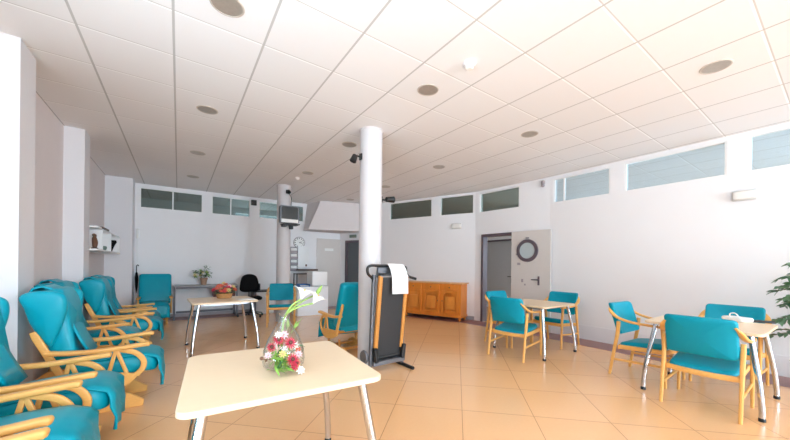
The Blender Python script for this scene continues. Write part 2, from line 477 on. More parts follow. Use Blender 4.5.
mb = MB(); S_kink.slab(mb, .39, .46, -.098, -.085, 1.885, 1.905); mb.build('porthole_clip', M['frame'], leaf, smooth=False)
lever(leaf, S_kink, .18, 1.04, -.085, 1, 'frame')
for (d, z, w, h) in ((.66, 1.56, .04, .035), (.61, 1.36, .07, .05), (.53, 1.01, .045, .07), (.47, .93, .035, .035)):
    st = MB(); S_kink.slab(st, d-w/2, d+w/2, -.0865, -.085, z-h/2, z+h/2); st.build('sticker', M['skirt'], leaf, smooth=False)
mb = MB()
for z in (.25, 1.0, 1.8): mb.tube([S_kink.p(.79, -.06, z-.05), S_kink.p(.79, -.06, z+.05)], .012, 8)
mb.build('hinge', M['frame'], D1)
# grey door across the corridor
D2 = bpy.data.objects.new('door_2', None); COL.objects.link(D2); D2['kind'] = 'structure'
door_frame(D2, S_o2, .38, 1.76, 2.13, M['frame'], .05)
mb = MB(); S_o2.slab(mb, .43, 1.71, .03, .07, .01, 2.08); lf2 = mb.build('door_leaf', M['doorgrey'], D2, smooth=False)
lever(lf2, S_o2, .52, 1.0, .03, 1)
# pale door in the back wall
D3 = bpy.data.objects.new('door_3', None); COL.objects.link(D3); D3['kind'] = 'structure'
f = MB()
for a, b, c, e in ((-.01, .05, 0, 2.09), (.69, .75, 0, 2.09), (.05, .69, 2.03, 2.09)): S_back.slab(f, a, b, -.03, -.001, c, e)
f.build('door_frame', M['doorlight'], D3, smooth=False)
mb = MB(); S_back.slab(mb, .05, .69, -.024, -.001, .01, 2.03); lf3 = mb.build('door_leaf', M['doorlight'], D3, smooth=False, bevel=.002)
mb = MB(); S_back.slab(mb, .22, .50, -.027, -.024, 1.72, 1.80); mb.build('door_sign', M['paper'], lf3, smooth=False)
lever(lf3, S_back, .63, 1.0, -.024, -1)
# dark grey door at the end of the diagonal wall
D4 = bpy.data.objects.new('door_4', None); COL.objects.link(D4); D4['kind'] = 'structure'
door_frame(D4, S_diag, 3.26, 4.16, 2.05, M['frame'], .07)
mb = MB(); S_diag.slab(mb, 3.33, 4.09, .04, .08, .01, 1.98); lf4 = mb.build('door_leaf', M['doordark'], D4, smooth=False)
lever(lf4, S_diag, 3.42, 1.0, .04, 1)

# ------------------------------------------------------------------ ceiling fittings
def ceiling_lamp(loc, label):
    t = thing('ceiling_lamp', label, 'ceiling light', loc, 0, 'recessed ceiling lamps')
    r = MB(); r.lathe([(.094, -.002), (.096, -.006), (.106, -.005), (.110, 0), (.094, 0)], (0, 0, 0), 28); r.build('rim', M['lampring'], t)
    q = MB(); q.lathe([(.0945, -.004), (.07, -.0025), (.05, -.0018), (.02, -.0012), (.02, 0), (.0945, 0)], (0, 0, 0), 28); q.build('reflector', M['lens'], t)
    return t
lamp_spots = [
    (.26, 2.51, 'unlit recessed ceiling lamp in the second lane from the left wall, nearest of that row'),
    (.26, 4.35, 'unlit recessed ceiling lamp, second of the row nearest the left wall'),
    (.24, 6.14, 'unlit recessed ceiling lamp, third of the row nearest the left wall'),
    (.23, 7.88, 'unlit recessed ceiling lamp, farthest of the row nearest the left wall'),
    (2.06, 2.50, 'unlit recessed ceiling lamp beside the smoke detector, in front of the round column'),
    (2.06, 4.32, 'unlit recessed ceiling lamp just behind the front column, on its left'),
    (2.05, 6.15, 'unlit recessed ceiling lamp in front of the column that carries the television'),
    (2.05, 7.97, 'unlit recessed ceiling lamp behind the column that carries the television'),
    (3.87, .70, 'large-looking unlit recessed ceiling lamp over the right table, nearest of the right row'),
    (3.85, 2.51, 'unlit recessed ceiling lamp over the middle table, second of the right row'),
    (3.83, 4.31, 'unlit recessed ceiling lamp third of the right row, toward the sideboard wall'),
    (3.83, 6.12, 'unlit recessed ceiling lamp seen right of the front column near its bracketed spotlight'),
    (3.83, 7.93, 'unlit recessed ceiling lamp in front of the sloping stair soffit'),
]
L0 = ceiling_lamp((lamp_spots[0][0], lamp_spots[0][1], CEIL), lamp_spots[0][2])
for x, y, lb in lamp_spots[1:]:
    c = copy_tree(L0); c.location = (x, y, CEIL); c['label'] = lb
def detector(loc, label, s=1):
    t = thing('smoke_detector', label, 'smoke detector', loc, 0, 'ceiling smoke detectors')
    b = MB(); b.lathe([(.055*s, 0), (.055*s, -.02*s), (.048*s, -.026*s), (0, -.026*s)], seg=24); b.build('base', M['white'], t)
    b = MB(); b.lathe([(.036*s, -.026*s), (.036*s, -.05*s), (.026*s, -.058*s), (0, -.058*s)], seg=24); b.build('sensor_head', M['clear'], t)
    return t
detector((2.08, 1.95, CEIL), 'white smoke detector on the ceiling left of the nearest centre lamp', 1)
detector((1.99, 6.62, CEIL), 'small white smoke detector on the ceiling above the television column', .8)

# ------------------------------------------------------------------ four-leg tables
def make_table(label, loc, rotz, top_mat):
    t = thing('table', label, 'table', loc, rotz, 'square four-legged tables')
    tp = MB(); o = rrect(.86, .86, .05, 5)
    tp.loft([[Vector((x*k, y*k, z)) for x, y in o] for k, z in ((.992, .714), (1, .717), (1, .737), (.994, .740))])
    tp.build('tabletop', top_mat, t)
    ap = MB()
    for s in (-1, 1):
        ap.box((0, s*.30, .698), (.56, .025, .032)); ap.box((s*.30, 0, .698), (.025, .56, .032))
    ap.build('underframe', M['steel'], t, smooth=False)
    for sx in (-1, 1):
        for sy in (-1, 1):
            a = Vector((sx, sy, 0)).normalized()
            path = catmull([a*.485+Vector((0,0,.705)), a*.525+Vector((0,0,.52)), a*.575+Vector((0,0,.28)), a*.598+Vector((0,0,.10)), a*.60+Vector((0,0,.012))], 5)
            l = MB(); l.tube(path, .0215, 14, up=(sx, -sy, 0)); lg = l.build('leg', M['chrome'], t)
            ft = MB(); ft.lathe([(.024, 0), (.024, .02), (.0216, .03)], (a.x*.60, a.y*.60, 0), 14); ft.build('foot_cap', M['black'], lg)
    return t
T1 = make_table('square pale table in the foreground with the glass vase of lilies on it', (.452, 1.81, 0), math.radians(-4.2), M['top'])
T2 = copy_tree(T1); T2.location = (.565, 5.65, 0); T2.rotation_euler.z = math.radians(3); T2['label'] = 'square table holding a flower basket, in the middle of the left half of the room'
T3 = copy_tree(T1); T3.location = (4.50, .845, 0); T3.rotation_euler.z = math.radians(-.5); T3['label'] = 'square table at the right beside the leafy plant, with three teal chairs around it'
T4 = copy_tree(T1); T4.location = (4.565, 2.86, 0); T4.rotation_euler.z = math.radians(0); T4['label'] = 'square table near the open porthole door, with three teal chairs around it'

# ------------------------------------------------------------------ teal dining armchairs (front is +x)
WP = rrect(.032, .042, .012, 3)
def make_chair(label, loc, rotz):
    t = thing('dining_armchair', label, 'chair', loc, rotz, 'teal armchairs at the tables')
    # seat
    o = rrect(.47, .48, .07, 4)
    s = MB(); s.pillow(o, lambda u, v, q: Vector((u+.0, v, .40+q - .012*(1-(v/.24)**2) + .035*(u/.24))), .07, .10, .25); s.build('seat', M['teal'], t)
    # backrest: gently curved padded panel
    o = rrect(.50, .365, .035, 4)
    def fb(u, v, q): return Vector((-.262 - q - .05*(1-(u/.25)**2) - .10*(v/.33) , u, .682+v))
    b = MB(); b.pillow(o, fb, .058, .07, .12); b.build('backrest', M['teal'], t)
    # seat rails
    r = MB()
    back = catmull([(-.215, -.26, .345), (-.245, -.12, .342), (-.25, 0, .341), (-.245, .12, .342), (-.215, .26, .345)], 4)
    r.sweep(back, rrect(.022, .05, .008, 2))
    front = catmull([(.235, -.255, .375), (.25, 0, .375), (.235, .255, .375)], 5); r.sweep(front, rrect(.022, .05, .008, 2))
    for sg in (-1, 1): r.sweep([(-.215, sg*.245, .348), (.235, sg*.245, .375)], rrect(.022, .05, .008, 2))
    r.build('seat_frame', M['wood'], t)
    for sg in (-1, 1):
        fl = MB(); fl.sweep(catmull([(.245, sg*.268, 0), (.235, sg*.268, .35), (.215, sg*.27, .64)], 4), rrect(.034, .036, .012, 3), up=(1, 0, 0), scales=[.72]+[.8+.25*i/7 for i in range(8)]); fl.build('leg', M['wood'], t)
        rl = MB(); rl.sweep(catmull([(-.31, sg*.268, 0), (-.262, sg*.268, .30), (-.228, sg*.268, .50), (-.215, sg*.27, .655)], 4), rrect(.034, .040, .012, 3), up=(1, 0, 0), scales=[.75+.25*min(1, i/8) for i in range(13)]); rl.build('leg', M['wood'], t)
        path = catmull([(-.335, sg*.235, .80), (-.30, sg*.262, .755), (-.22, sg*.278, .70), (-.08, sg*.285, .665), (.10, sg*.282, .655), (.255, sg*.272, .648)], 5)
        n = len(path)
        a = MB(); a.sweep(path, rrect(.048, .026, .011, 3), scales=[.55+.45*min(1, i/6) if i < n-3 else 1-.12*(i-n+3) for i in range(n)]); a.build('armrest', M['wood'], t)
    # stretcher
    for sg in (-1, 1):
        st = MB(); st.sweep([(-.285, sg*.266, .19), (.238, sg*.266, .22)], rrect(.018, .028, .007, 2)); st.build('side_stretcher', M['wood'], t)
    return t
C0 = make_chair('teal armchair seen from behind at the right table, largest of its three chairs', (4.16, .79, 0), math.radians(0))
def chair(x, y, deg, label, group=None):
    c = copy_tree(C0); c.location = (x, y, 0); c.rotation_euler.z = math.radians(deg); c['label'] = label
    if group: c['group'] = group
    return c
chair(4.585, 1.375, -93, 'teal armchair standing sideways left of the right table, facing the plant')
chair(5.10, .795, 180, 'teal armchair between the right table and the wall, its front turned to us')
chair(4.08, 2.85, 8, 'teal armchair seen from behind at the middle table, nearest the treadmill')
chair(4.62, 3.34, -92, 'teal armchair at the middle table half hidden behind another, in front of the open doorway')
chair(5.20, 2.90, 180, 'teal armchair between the middle table and the right wall, facing the room')
chair(1.81, 7.05, -105, 'single teal wooden armchair by the white counter, below the television column')

# ------------------------------------------------------------------ glider armchairs (front is +x, armrest tips at x=.36)
def make_glider(label, loc, rotz):
    t = thing('glider_armchair', label, 'armchair', loc, rotz, 'teal wing-back armchairs with wooden frames')
    # seat cushion with the cover hanging over the front edge
    o = [(u+.11, v) for u, v in rrect(.62, .47, .09, 4)]
    s = MB(); s.pillow(o, lambda u, v, q: Vector((u, v, .375 + q + .05*u + (.0 if u < .3 else -.25*(u-.3)))), .15, .10, .22); seat = s.build('seat', M['teal_soft'], t)
    d = MB(); rows = []
    prof = [(-.10, .452), (.05, .470), (.20, .476), (.33, .470), (.405, .440), (.432, .385), (.428, .32), (.445, .25), (.44, .17)]
    for k in range(9):
        v = -.225 + .45*k/8
        rows.append([Vector((x + (.012*math.sin(k*2.1+j) if j > 4 else 0), v*(1+.015*j if j > 4 else 1), z - .02*abs(math.sin(k*1.3))*(j > 7) - .02*(abs(v)/.225)**3*(j < 5))) for j, (x, z) in enumerate(prof)])
    d.loft(rows, cap=False, close=False)
    dr = d.build('seat_cover', M['teal_soft'], t, sharp=70)
    so = dr.modifiers.new('cloth', 'SOLIDIFY'); so.thickness = .012; so.offset = 1
    # back cushion
    o = rrect(.46, .72, .10, 4)
    tilt = math.radians(17); ct, st_ = math.cos(tilt), math.sin(tilt)
    def fbk(u, v, q): # u across, v up along the back, q depth forwards
        h = v + .36; q2 = q + (.05 if v > .12 else .05*max(0, (v+.0)/.12)) - .03*math.sin(max(0, min(1, h/.4))*PI)
        return Vector((-.13 - h*st_ + q2*ct, u, .40 + h*ct*.95 + q2*st_))
    b = MB(); b.pillow(o, fbk, .15, .10, .15); b.build('backrest', M['teal_soft'], t)
    # covering strip down the back
    dp = MB(); rows = []
    for k in range(7):
        u = -.15 + .30*k/6
        rows.append([Vector((x, u + .006*math.sin(z*14), z)) for x, z in ((-.415, 1.02), (-.385, 1.075), (-.33, 1.09), (-.268, 1.06), (-.222, .97), (-.185, .85), (-.150, .74), (-.105, .62), (-.05, .50))])
    dp.loft(rows, cap=False, close=False)
    dd = dp.build('back_cover', M['teal_soft'], t, sharp=70); so = dd.modifiers.new('cloth', 'SOLIDIFY'); so.thickness = .014; so.offset = 0
    # wings
    w2 = [(-.445, 1.015), (-.415, .93), (-.375, .80), (-.315, .69), (-.262, .615), (-.225, .70), (-.192, .83), (-.180, .95), (-.205, 1.035), (-.30, 1.065), (-.40, 1.055)]
    wo = [(p.x, p.y) for p in catmull([(a, c, 0) for a, c in w2], 4, True)]
    for sg in (-1, 1):
        w = MB(); w.pillow(wo, lambda u, v, q, sg=sg: Vector((u + .05*(v-.6), sg*(.235 + .03*(v-.64)/.4) + q, v)), .085, .20, .30); w.build('wing', M['teal_soft'], t)
    # side frames
    for sg in (-1, 1):
        y = sg*.272
        path = catmull([(-.29, y, .572), (-.15, y, .552), (.02, y, .545), (.20, y, .556), (.33, y, .566), (.365, y, .562)], 4)
        n = len(path)
        a = MB(); a.sweep(path, rrect(.060, .036, .013, 3), scales=[1]*(n-2)+[.9, .6])
        arm = a.build('armrest', M['wood'], t)
        p = MB(); p.sweep(catmull([(-.352, y, .745), (-.29, y, .60), (-.215, y, .42), (-.18, y, .33)], 4), rrect(.05, .026, .01, 3), up=(0, 1, 0), scales=[.7, .95]+[1]*11)
        p.lathe([(.007, -.016), (.007, .016)], (-.34, y, .722), 10, axis='y'); p.build('back_post', M['wood'], arm)
        q = MB()
        q.sweep([(.132, y, .535), (.085, y, .33)], rrect(.028, .02, .006, 2), up=(0, 1, 0))
        q.sweep([(.138, y, .535), (.205, y, .33)], rrect(.028, .02, .006, 2), up=(0, 1, 0)); q.build('strut', M['wood'], arm)
        fp = MB(); fp.sweep(catmull([(.16, y, .54), (.26, y, .50), (.315, y, .43), (.315, y, .36), (.27, y, .30)], 5), rrect(.044, .024, .009, 3), up=(0, 1, 0)); fp.build('front_post', M['wood'], arm)
        pl = [(-.24, .375), (-.15, .355), (.08, .345), (.20, .335), (.285, .305), (.25, .255), (.19, .215), (.08, .205), (-.06, .225), (-.2, .285)]
        rl = MB(); rl.prism(pl, XZ(y), -.012, .012); rl.build('side_rail', M['wood'], t, sharp=50, bevel=.004)
        bp = [(-.40, 0), (.315, 0), (.32, .05), (.22, .13), (.13, .15), (.05, .13), (-.10, .105), (-.22, .125), (-.33, .09), (-.405, .03)]
        bs = MB(); bs.prism(bp, XZ(sg*.20), -.02, .02); bs.build('base_runner', M['wood'], t, sharp=50, bevel=.006)
    cb = MB()
    for x in (-.2, .12):
        cb.box((x, 0, .09), (.07, .37, .03)); 
        for sg in (-1, 1): cb.box((x, sg*.236, .165), (.035, .022, .14))
    cb.box((-.17, 0, .33), (.05, .52, .04)); cb.box((.2, 0, .27), (.05, .52, .04))
    cb.build('cross_bar', M['wood_dark'], t, smooth=False, bevel=.004)
    return t
G0 = make_glider('teal wing-back armchair second in the left row, its drooping seat cover over the foreground', (-.83, 2.39, 0), 0)
def glider(x, y, deg, label):
    c = copy_tree(G0); c.location = (x, y, 0); c.rotation_euler.z = math.radians(deg); c['label'] = label; return c
glider(-.81, 1.70, 0, 'teal armchair nearest the camera in the left row, only its seat and armrests in view')
glider(-.79, 3.10, 0, 'teal armchair third in the left row, in front of the nearer wall pillar')
glider(-.565, 3.92, 0, 'large teal wing-back armchair pulled forward beside the nearer wall pillar')
glider(-.83, 5.22, 0, 'teal wing-back armchair directly behind the pulled-forward one, between the two wall pillars')
glider(-.64, 6.10, 0, 'teal wing-back armchair beside the farther wall pillar')
glider(-.70, 6.86, 0, 'teal wing-back armchair farthest along the left row, below the wall shelf')
cg = glider(-.40, 8.62, -88, 'teal square-backed armchair in the back left corner facing the room, beside the grey desk')
for ch in list(cg.children):
    if ch.name.startswith(('wing', 'back_cover', 'backrest')): bpy.data.objects.remove(ch)
b = MB(); b.pillow(rrect(.57, .70, .05, 4), lambda u, v, q: Vector((-.13 - (v+.35)*.29 + q*.95, u, .40 + (v+.35)*.92 + q*.29)), .13, .08, .14); b.build('backrest', M['teal_soft'], cg)


cs2 = copy_tree(cg); cs2.location = (2.10, 4.42, 0); cs2.rotation_euler.z = math.radians(95); cs2['label'] = 'teal square-backed armchair seen from behind, half hidden by the front column'

# ------------------------------------------------------------------ folded treadmill in front of the column
TM = thing('treadmill', 'folded upright treadmill with grey belt and orange side rails, leaning by the front column', 'treadmill', (2.145, 3.34, 0), math.radians(2))
# local: x right, -y towards the viewer
def bez(p, n=5): return catmull(p, n)
ft = MB()
ft.tube([(.24, -.22, .022), (.24, .24, .022)], .022, 10); ft.build('foot_bar', M['black'], TM)
ft = MB()
ft.tube([(-.24, -.10, .022), (-.24, .24, .022)], .022, 10)
ft.build('foot_bar', M['black'], TM)
po = MB()
po.sweep([(-.24, .02, .02), (-.235, .0, .6), (-.225, -.02, 1.18)], rrect(.035, .05, .01, 2), up=(0, 1, 0)); po.build('upright', M['grey_metal'], TM)
po = MB()
po.sweep([(.24, .02, .02), (.235, .0, .6), (.225, -.02, 1.18)], rrect(.035, .05, .01, 2), up=(0, 1, 0)); po.build('upright', M['grey_metal'], TM)
lean = math.radians(6.5)
RL = Matrix.Rotation(lean, 3, 'X')
def TL(x, y, z): return RL @ Vector((x, y, z)) + Vector((0, .03, .10))
dk = MB(); dk.box(TL(0, 0, .58), (.40, .05, 1.05), RL, .01); dk.build('deck', M['black'], TM)
bl = MB(); bl.box(TL(.0, -.030, .60), (.335, .012, 1.02), RL, .004); bl.build('belt', M['belt'], TM)
for sg in (-1, 1):
    sr = MB(); sr.box(TL(sg*.192, -.03, .62), (.05, .045, .92), RL, .012); sr.build('side_rail', M['wood_dark'], TM)
ro = MB(); ro.tube([TL(-.19, -.02, .065), TL(.19, -.02, .065)], .03, 12); ro.build('roller', M['black'], TM)
bs = MB(); bs.box((0, -.03, .105), (.47, .06, .05), None, .01); bs.box((0, .03, .2), (.42, .05, .16), None, .01); bs.build('base_bar', M['grey_metal'], TM)
wl = MB(); wl.lathe([(.02, -.015), (.075, -.018), (.085, 0), (.075, .018), (.02, .015)], (-.275, .10, .17), 20, axis='x'); wl.build('transport_wheel', M['grey_metal'], TM)
for sg in (-1, 1):
    ms = MB(); ms.box((sg*.205, -.045, .21), (.05, .07, .18), Matrix.Rotation(sg*.12, 3, 'Y'), .012); ms.build('hinge_bracket', M['black'], TM)
hb = MB()
hp = bez([(-.225, -.02, 1.06), (-.24, -.02, 1.13), (-.31, -.03, 1.19), (-.325, -.04, 1.26), (-.285, -.05, 1.29), (-.18, -.05, 1.29), (0, -.05, 1.29), (.18, -.05, 1.285), (.235, -.05, 1.265), (.235, -.06, 1.20), (.26, -.09, 1.155), (.34, -.14, 1.125)], 5)
hb.tube(hp, .0165, 10, up=(0, 1, 0)); hb.build('handlebar', M['black'], TM)
cs = MB(); cs.box((.02, -.02, 1.21), (.40, .05, .13), Matrix.Rotation(.1, 3, 'X'), .015); cs.build('console', M['grey_metal'], TM)
rd = MB(); rd.tube([(-.2, -.13, 1.16), (.22, -.13, 1.16)], .014, 10); rd.build('cross_tube', M['steel'], TM)
tl = MB(); rows = []
for k in range(11):
    x = -.055 + .235*k/10; wv = .004*math.sin(k*1.7)
    rows.append([Vector((x, y + wv, z - .004*k/10)) for y, z in ((.012, 1.16), (.010, 1.24), (-.018, 1.295), (-.045, 1.316), (-.078, 1.303), (-.125, 1.25), (-.162, 1.16), (-.168, 1.1), (-.170, 1.02), (-.172, .95))])
tl.loft(rows, cap=False, close=False)
TW = tl.build('towel', M['towel'], None, sharp=80, loc=TM.location, rotz=TM.rotation_euler.z); tag(TW, 'white towel hanging over the handlebar of the folded treadmill', 'towel')
so = TW.modifiers.new('cloth', 'SOLIDIFY'); so.thickness = .012; so.offset = 0

# ------------------------------------------------------------------ pine sideboard on the diagonal wall
SB = thing('sideboard', 'orange pine sideboard with panelled doors and drawers against the diagonal wall', 'sideboard', S_diag.p(0, 0, 0), S_diag.rz)
# local: x along the wall, y inwards (room is +y), front at y=.42
x0, x1, dep = .18, 1.72, .42
b = MB(); b.box(((x0+x1)/2, dep/2+.01, .49), (x1-x0, dep-.02, .76)); b.build('body', M['pine'], SB, smooth=False, bevel=.004)
b = MB(); b.box(((x0+x1)/2, dep/2+.015, .885), (x1-x0+.09, dep+.03, .03), None, .008); b.build('top', M['pine_top'], SB)
b = MB(); b.box(((x0+x1)/2, dep/2+.012, .105), (x1-x0+.03, dep-.005, .05), None, .01); b.build('plinth', M['pine'], SB)
for x in (x0+.04, x1-.04):
    for y in (.06, dep-.04):
        l = MB(); l.lathe([(.02, 0), (.032, .03), (.034, .06), (.026, .085)], (x, y, 0), 14); l.build('foot', M['pine'], SB)
dw = (x1-x0-.06)/3
for i in range(3):
    cx = x0 + .03 + dw*(i+.5)
    dr = MB(); dr.box((cx, dep+.004, .785), (dw-.05, .022, .125), None, .006); dr = dr.build('drawer', M['pine'], SB)
    k = MB()
    k.lathe([(.006, 0), (.006, .012), (.015, .02), (.012, .03), (.002, .033)], (cx, dep+.014, .785), 12, axis='y'); k.build('knob', M['brown'], dr)
    d = MB()
    w, h, zc = dw-.05, .53, .435
    for a, bb in ((-1, 0), (1, 0)): d.box((cx+a*(w/2-.03), dep+.004, zc), (.06, .022, h), None, .004)
    d.box((cx, dep+.004, zc-h/2+.03), (w-.12, .022, .06), None, .004)
    arch = [(cx-w/2+.058, zc+h/2-.06), (cx-w/2+.058, zc+h/2), (cx+w/2-.058, zc+h/2), (cx+w/2-.058, zc+h/2-.09)] + [(cx + (w/2-.06)*math.cos(a), zc+h/2-.09 + .05*math.sin(a)) for a in [PI*j/8 for j in range(1, 8)]] + [(cx-w/2+.058, zc+h/2-.09)]
    d.prism([(cx-w/2+.058, zc+h/2), (cx+w/2-.058, zc+h/2), (cx+w/2-.058, zc+h/2-.085), (cx+w/4, zc+h/2-.055), (cx, zc+h/2-.045), (cx-w/4, zc+h/2-.055), (cx-w/2+.058, zc+h/2-.085)], XZ(dep+.004), -.011, .011)
    dd = d.build('door', M['pine'], SB)
    pn = MB(); pn.box((cx, dep-.006, zc), (w-.10, .012, h-.08)); pn.box((cx, dep-.0, zc-.02), (w-.20, .014, h-.22), None, .02); pn.build('door_panel', M['pine_panel'], dd)
    k = MB(); k.lathe([(.006, 0), (.006, .012), (.014, .02), (.011, .028), (.002, .03)], (cx + (dw/2-.06)*(1 if i != 1 else -1), dep+.014, .46), 12, axis='y'); k.build('knob', M['brown'], dd)

# ------------------------------------------------------------------ television on the back column
TV = thing('television', 'small box television on a black bracket high on the back column', 'television', (1.975, 7.2, 2.19), 0)
b = MB(); b.loft([[Vector((x*k, y, z*k2+.195+dz)) for x, z in rrect(.40, .37, .02, 3)] for k, k2, y, dz in ((1, 1, -.13, 0), (1, 1, .0, 0), (.72, .7, .13, 0), (.6, .55, .145, 0))]); b.build('cabinet', M['grey_metal'], TV)
b = MB(); b.loft([[Vector((x, y, z+.225)) for x, z in rrect(.345, .27, .03, 3)] for y in (-.128, -.135)]); b.build('screen', M['screen'], TV)
b = MB(); b.box((.0, -.132, .052), (.36, .012, .075), None, .004); b.build('control_panel', M['clear'], TV)
b = MB(); b.box((.05, .02, -.012), (.34, .3, .02)); b.box((.10, .12, -.05), (.06, .12, .10)); b.box((-.08, .02, -.04), (.08, .2, .05)); b.build('bracket', M['black'], TV, smooth=False)
def spot(name, label, loc, deg, cat, pitch=-.3, ln=.15):
    t = thing(name, label, cat, loc, math.radians(deg))
    a = MB(); a.box((.012, 0, 0), (.024, .06, .08), None, .004); a.tube([(.02, 0, 0), (.08, 0, .0)], .012, 8); a.build('wall_bracket', M['black'], t)
    h = MB(); R_ = Matrix.Rotation(-pitch, 3, 'Y')
    h.loft([[R_ @ Vector((x, r*math.cos(2*PI*i/14), r*math.sin(2*PI*i/14))) + Vector((.09, 0, .01)) for i in range(14)] for x, r in ((0, .02), (.01, .035), (ln*.6, .04), (ln, .045), (ln, .038), (ln-.02, .03))]); h.build('lamp_head', M['black'], t)
    return t
spot('spotlight', 'small black spotlight on the left side of the front column near the ceiling', (1.957, 3.73, 2.72), 180, 'spotlight', pitch=-1.2, ln=.10)
spot('spotlight', 'black spotlight on a bracket on the right side of the front column', (2.25, 3.73, 2.20), 0, 'spotlight', pitch=.1, ln=.13)
spot('spotlight', 'tiny black spotlight on the back column above the television', (1.99, 7.352, 2.93), -90, 'spotlight', pitch=-.8, ln=.06)
mb = MB(); mb.tube(bez([(2.02, 7.352, 2.90), (2.08, 7.34, 2.80), (2.075, 7.34, 2.62)], 4), .006, 6); tag(mb.build('cable', M['black']), 'thin black cable running down the back column to the television', 'cable')

# ------------------------------------------------------------------ emergency lights, clock and other wall things
def emergency(seg, d0, d1, z0, z1, label):
    t = thing('emergency_light', label, 'emergency light', seg.p((d0+d1)/2, 0, (z0+z1)/2), seg.rz, 'emergency lights on the walls')
    w, h = d1-d0, z1-z0
    b = MB(); b.box((0, .02, 0), (w, .04, h), None, .01); b.build('housing', M['housing'], t)
    b = MB(); b.pillow(rrect(w-.025, h-.03, .02, 3), lambda u, v, q: Vector((u, .045+q, v)), .03, .1, .2); b.build('diffuser', M['clear'], t)
emergency(S_right, .69+Y0, .915+Y0, 2.195, 2.325, 'white emergency light on the right wall below the partition windows')
emergency(S_diag, .345, .60, 2.225, 2.36, 'small white emergency light on the wall above the sideboard')
mb = MB(); S_diag.slab(mb, 3.72, 3.98, -.03, 0, 2.13, 2.22, .004); tag(mb.build('exit_sign', M['signgreen']), 'small grey-green plate above the dark grey door', 'sign')
mb = MB(); mb.box((5.97, 3.58, 3.0), (.06, .06, .07), None, .01); mb.lathe([(.03, -.01), (.035, -.05), (.002, -.065)], (5.965, 3.58, 2.97), 14); tag(mb.build('motion_sensor', M['skirt']), 'small grey motion sensor high in the corner by the partition windows', 'sensor')
mb = MB(); mb.box((1.64, 9.27, 2.94), (.13, .06, .14), None, .008); tag(mb.build('wall_speaker', M['black']), 'small black box high on the post between the back windows', 'speaker')
# clock
CK = thing('wall_clock', 'round white wall clock behind the counter', 'clock', (2.87, 9.3, 1.93), 0)
b = MB(); b.lathe([(.002, 0), (.165, 0), (.17, -.015), (.165, -.03), (.152, -.03), (.15, -.02)], seg=36, axis='y'); b.build('clock_case', M['skirt'], CK)
b = MB(); b.lathe([(.151, -.018), (.151, -.020), (.002, -.021)], seg=36, axis='y'); face = b.build('clock_face', M['paper'], CK)
b = MB()
for k in range(12):
    a = 2*PI*k/12; b.box((.122*math.sin(a), -.023, .122*math.cos(a)), (.02, .004, .032), Matrix.Rotation(a, 3, 'Y'))
b.build('hour_mark', M['black'], face, smooth=False)
b = MB(); b.box((.03, -.025, .012), (.085, .004, .012), Matrix.Rotation(-.35, 3, 'Y')); b.build('clock_hand', M['black'], CK, smooth=False)
b = MB(); b.box((.045, -.028, -.015), (.11, .004, .009), Matrix.Rotation(.25, 3, 'Y')); b.build('clock_hand', M['black'], CK, smooth=False)
# intercom handset left of the back wall
b = thing('wall_phone', 'white wall telephone at the left end of the back wall', 'telephone', (-.755, 9.3, 1.90), 0)
q = MB(); q.box((0, -.018, .06), (.07, .036, .20), None, .01); q.build('base', M['white'], b)
q = MB(); q.tube(bez([(0, -.05, .15), (0, -.06, .10), (0, -.06, 0), (0, -.05, -.06)], 4), [.022]+[.016]*11+[.022], 10, up=(1, 0, 0)); q.build('handset', M['clear'], b)
q = MB(); q.tube(bez([(0, -.03, -.05), (-.01, -.03, -.3), (0, -.03, -.6)], 4), .006, 6, up=(1, 0, 0)); q.build('cord', M['white'], b)
b = thing('umbrella', 'dark folded umbrella hanging on the wall behind the corner armchair', 'umbrella', (-.765, 9.24, .62), 0)
q = MB(); q.lathe([(.006, 0), (.022, .12), (.032, .34), (.02, .44), (.01, .46)], seg=12); q.build('canopy', M['blackfab'], b)
q = MB(); q.tube(bez([(0, 0, .46), (0, 0, .56), (.0, .0, .60), (.02, .015, .625), (.035, .03, .60)], 4), .008, 8, up=(1, 0, 0)); q.build('handle', M['black'], b)

# ------------------------------------------------------------------ wall shelf on the left
SH = thing('wall_shelf', 'white three-compartment shelf on the left wall past the farther pillar', 'shelf', (-1.25, 0, 0), 0)
xa, xb = .0, .29
def ybd(y0, y1, z0, z1, name, x1=xb):
    m_ = MB(); m_.box(((xa+x1)/2, (y0+y1)/2, (z0+z1)/2), (x1-xa, y1-y0, z1-z0)); return m_.build(name, M['white'], SH, smooth=False, bevel=.003)
ybd(6.33, 8.50, 1.465, 1.49, 'shelf_board'); ybd(6.33, 6.72, 1.80, 1.825, 'shelf_board'); ybd(6.72, 7.40, 1.79, 1.81, 'shelf_board'); ybd(7.42, 8.42, 1.785, 1.805, 'shelf_board')
for y in (6.70, 7.45, 8.18, 8.42): ybd(y-.011, y+.011, 1.49, 1.79, 'divider')
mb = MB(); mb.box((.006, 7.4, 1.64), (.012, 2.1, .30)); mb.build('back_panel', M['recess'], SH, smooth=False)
mb = MB(); mb.box((-1.06, 6.90, 1.826), (.22, .55, .03), None, .005); tag(mb.build('book', M['brown']), 'flat brown book lying on top of the white wall shelf', 'book')
f = thing('figurine', 'small bronze-brown figurine in the nearest compartment of the wall shelf', 'figurine', (-1.02, 6.5, 1.49), 0)
q = MB(); q.lathe([(.04, 0), (.04, .015), (.015, .03)], seg=14); q.build('base', M['brown'], f)
q = MB(); q.tube(bez([(0, 0, .02), (.0, .02, .09), (0, -.02, .15), (0, -.06, .19)], 4), [.02, .026, .03, .032, .034, .034, .032, .03, .028, .026, .02, .016, .01], 10, up=(1, 0, 0)); q.ball((0, -.06, .205), .022); q.tube([(0, 0, .15), (0, .07, .19), (0, .10, .22)], [.014, .01, .005], 8, up=(1, 0, 0)); q.build('body', M['figure'], f)
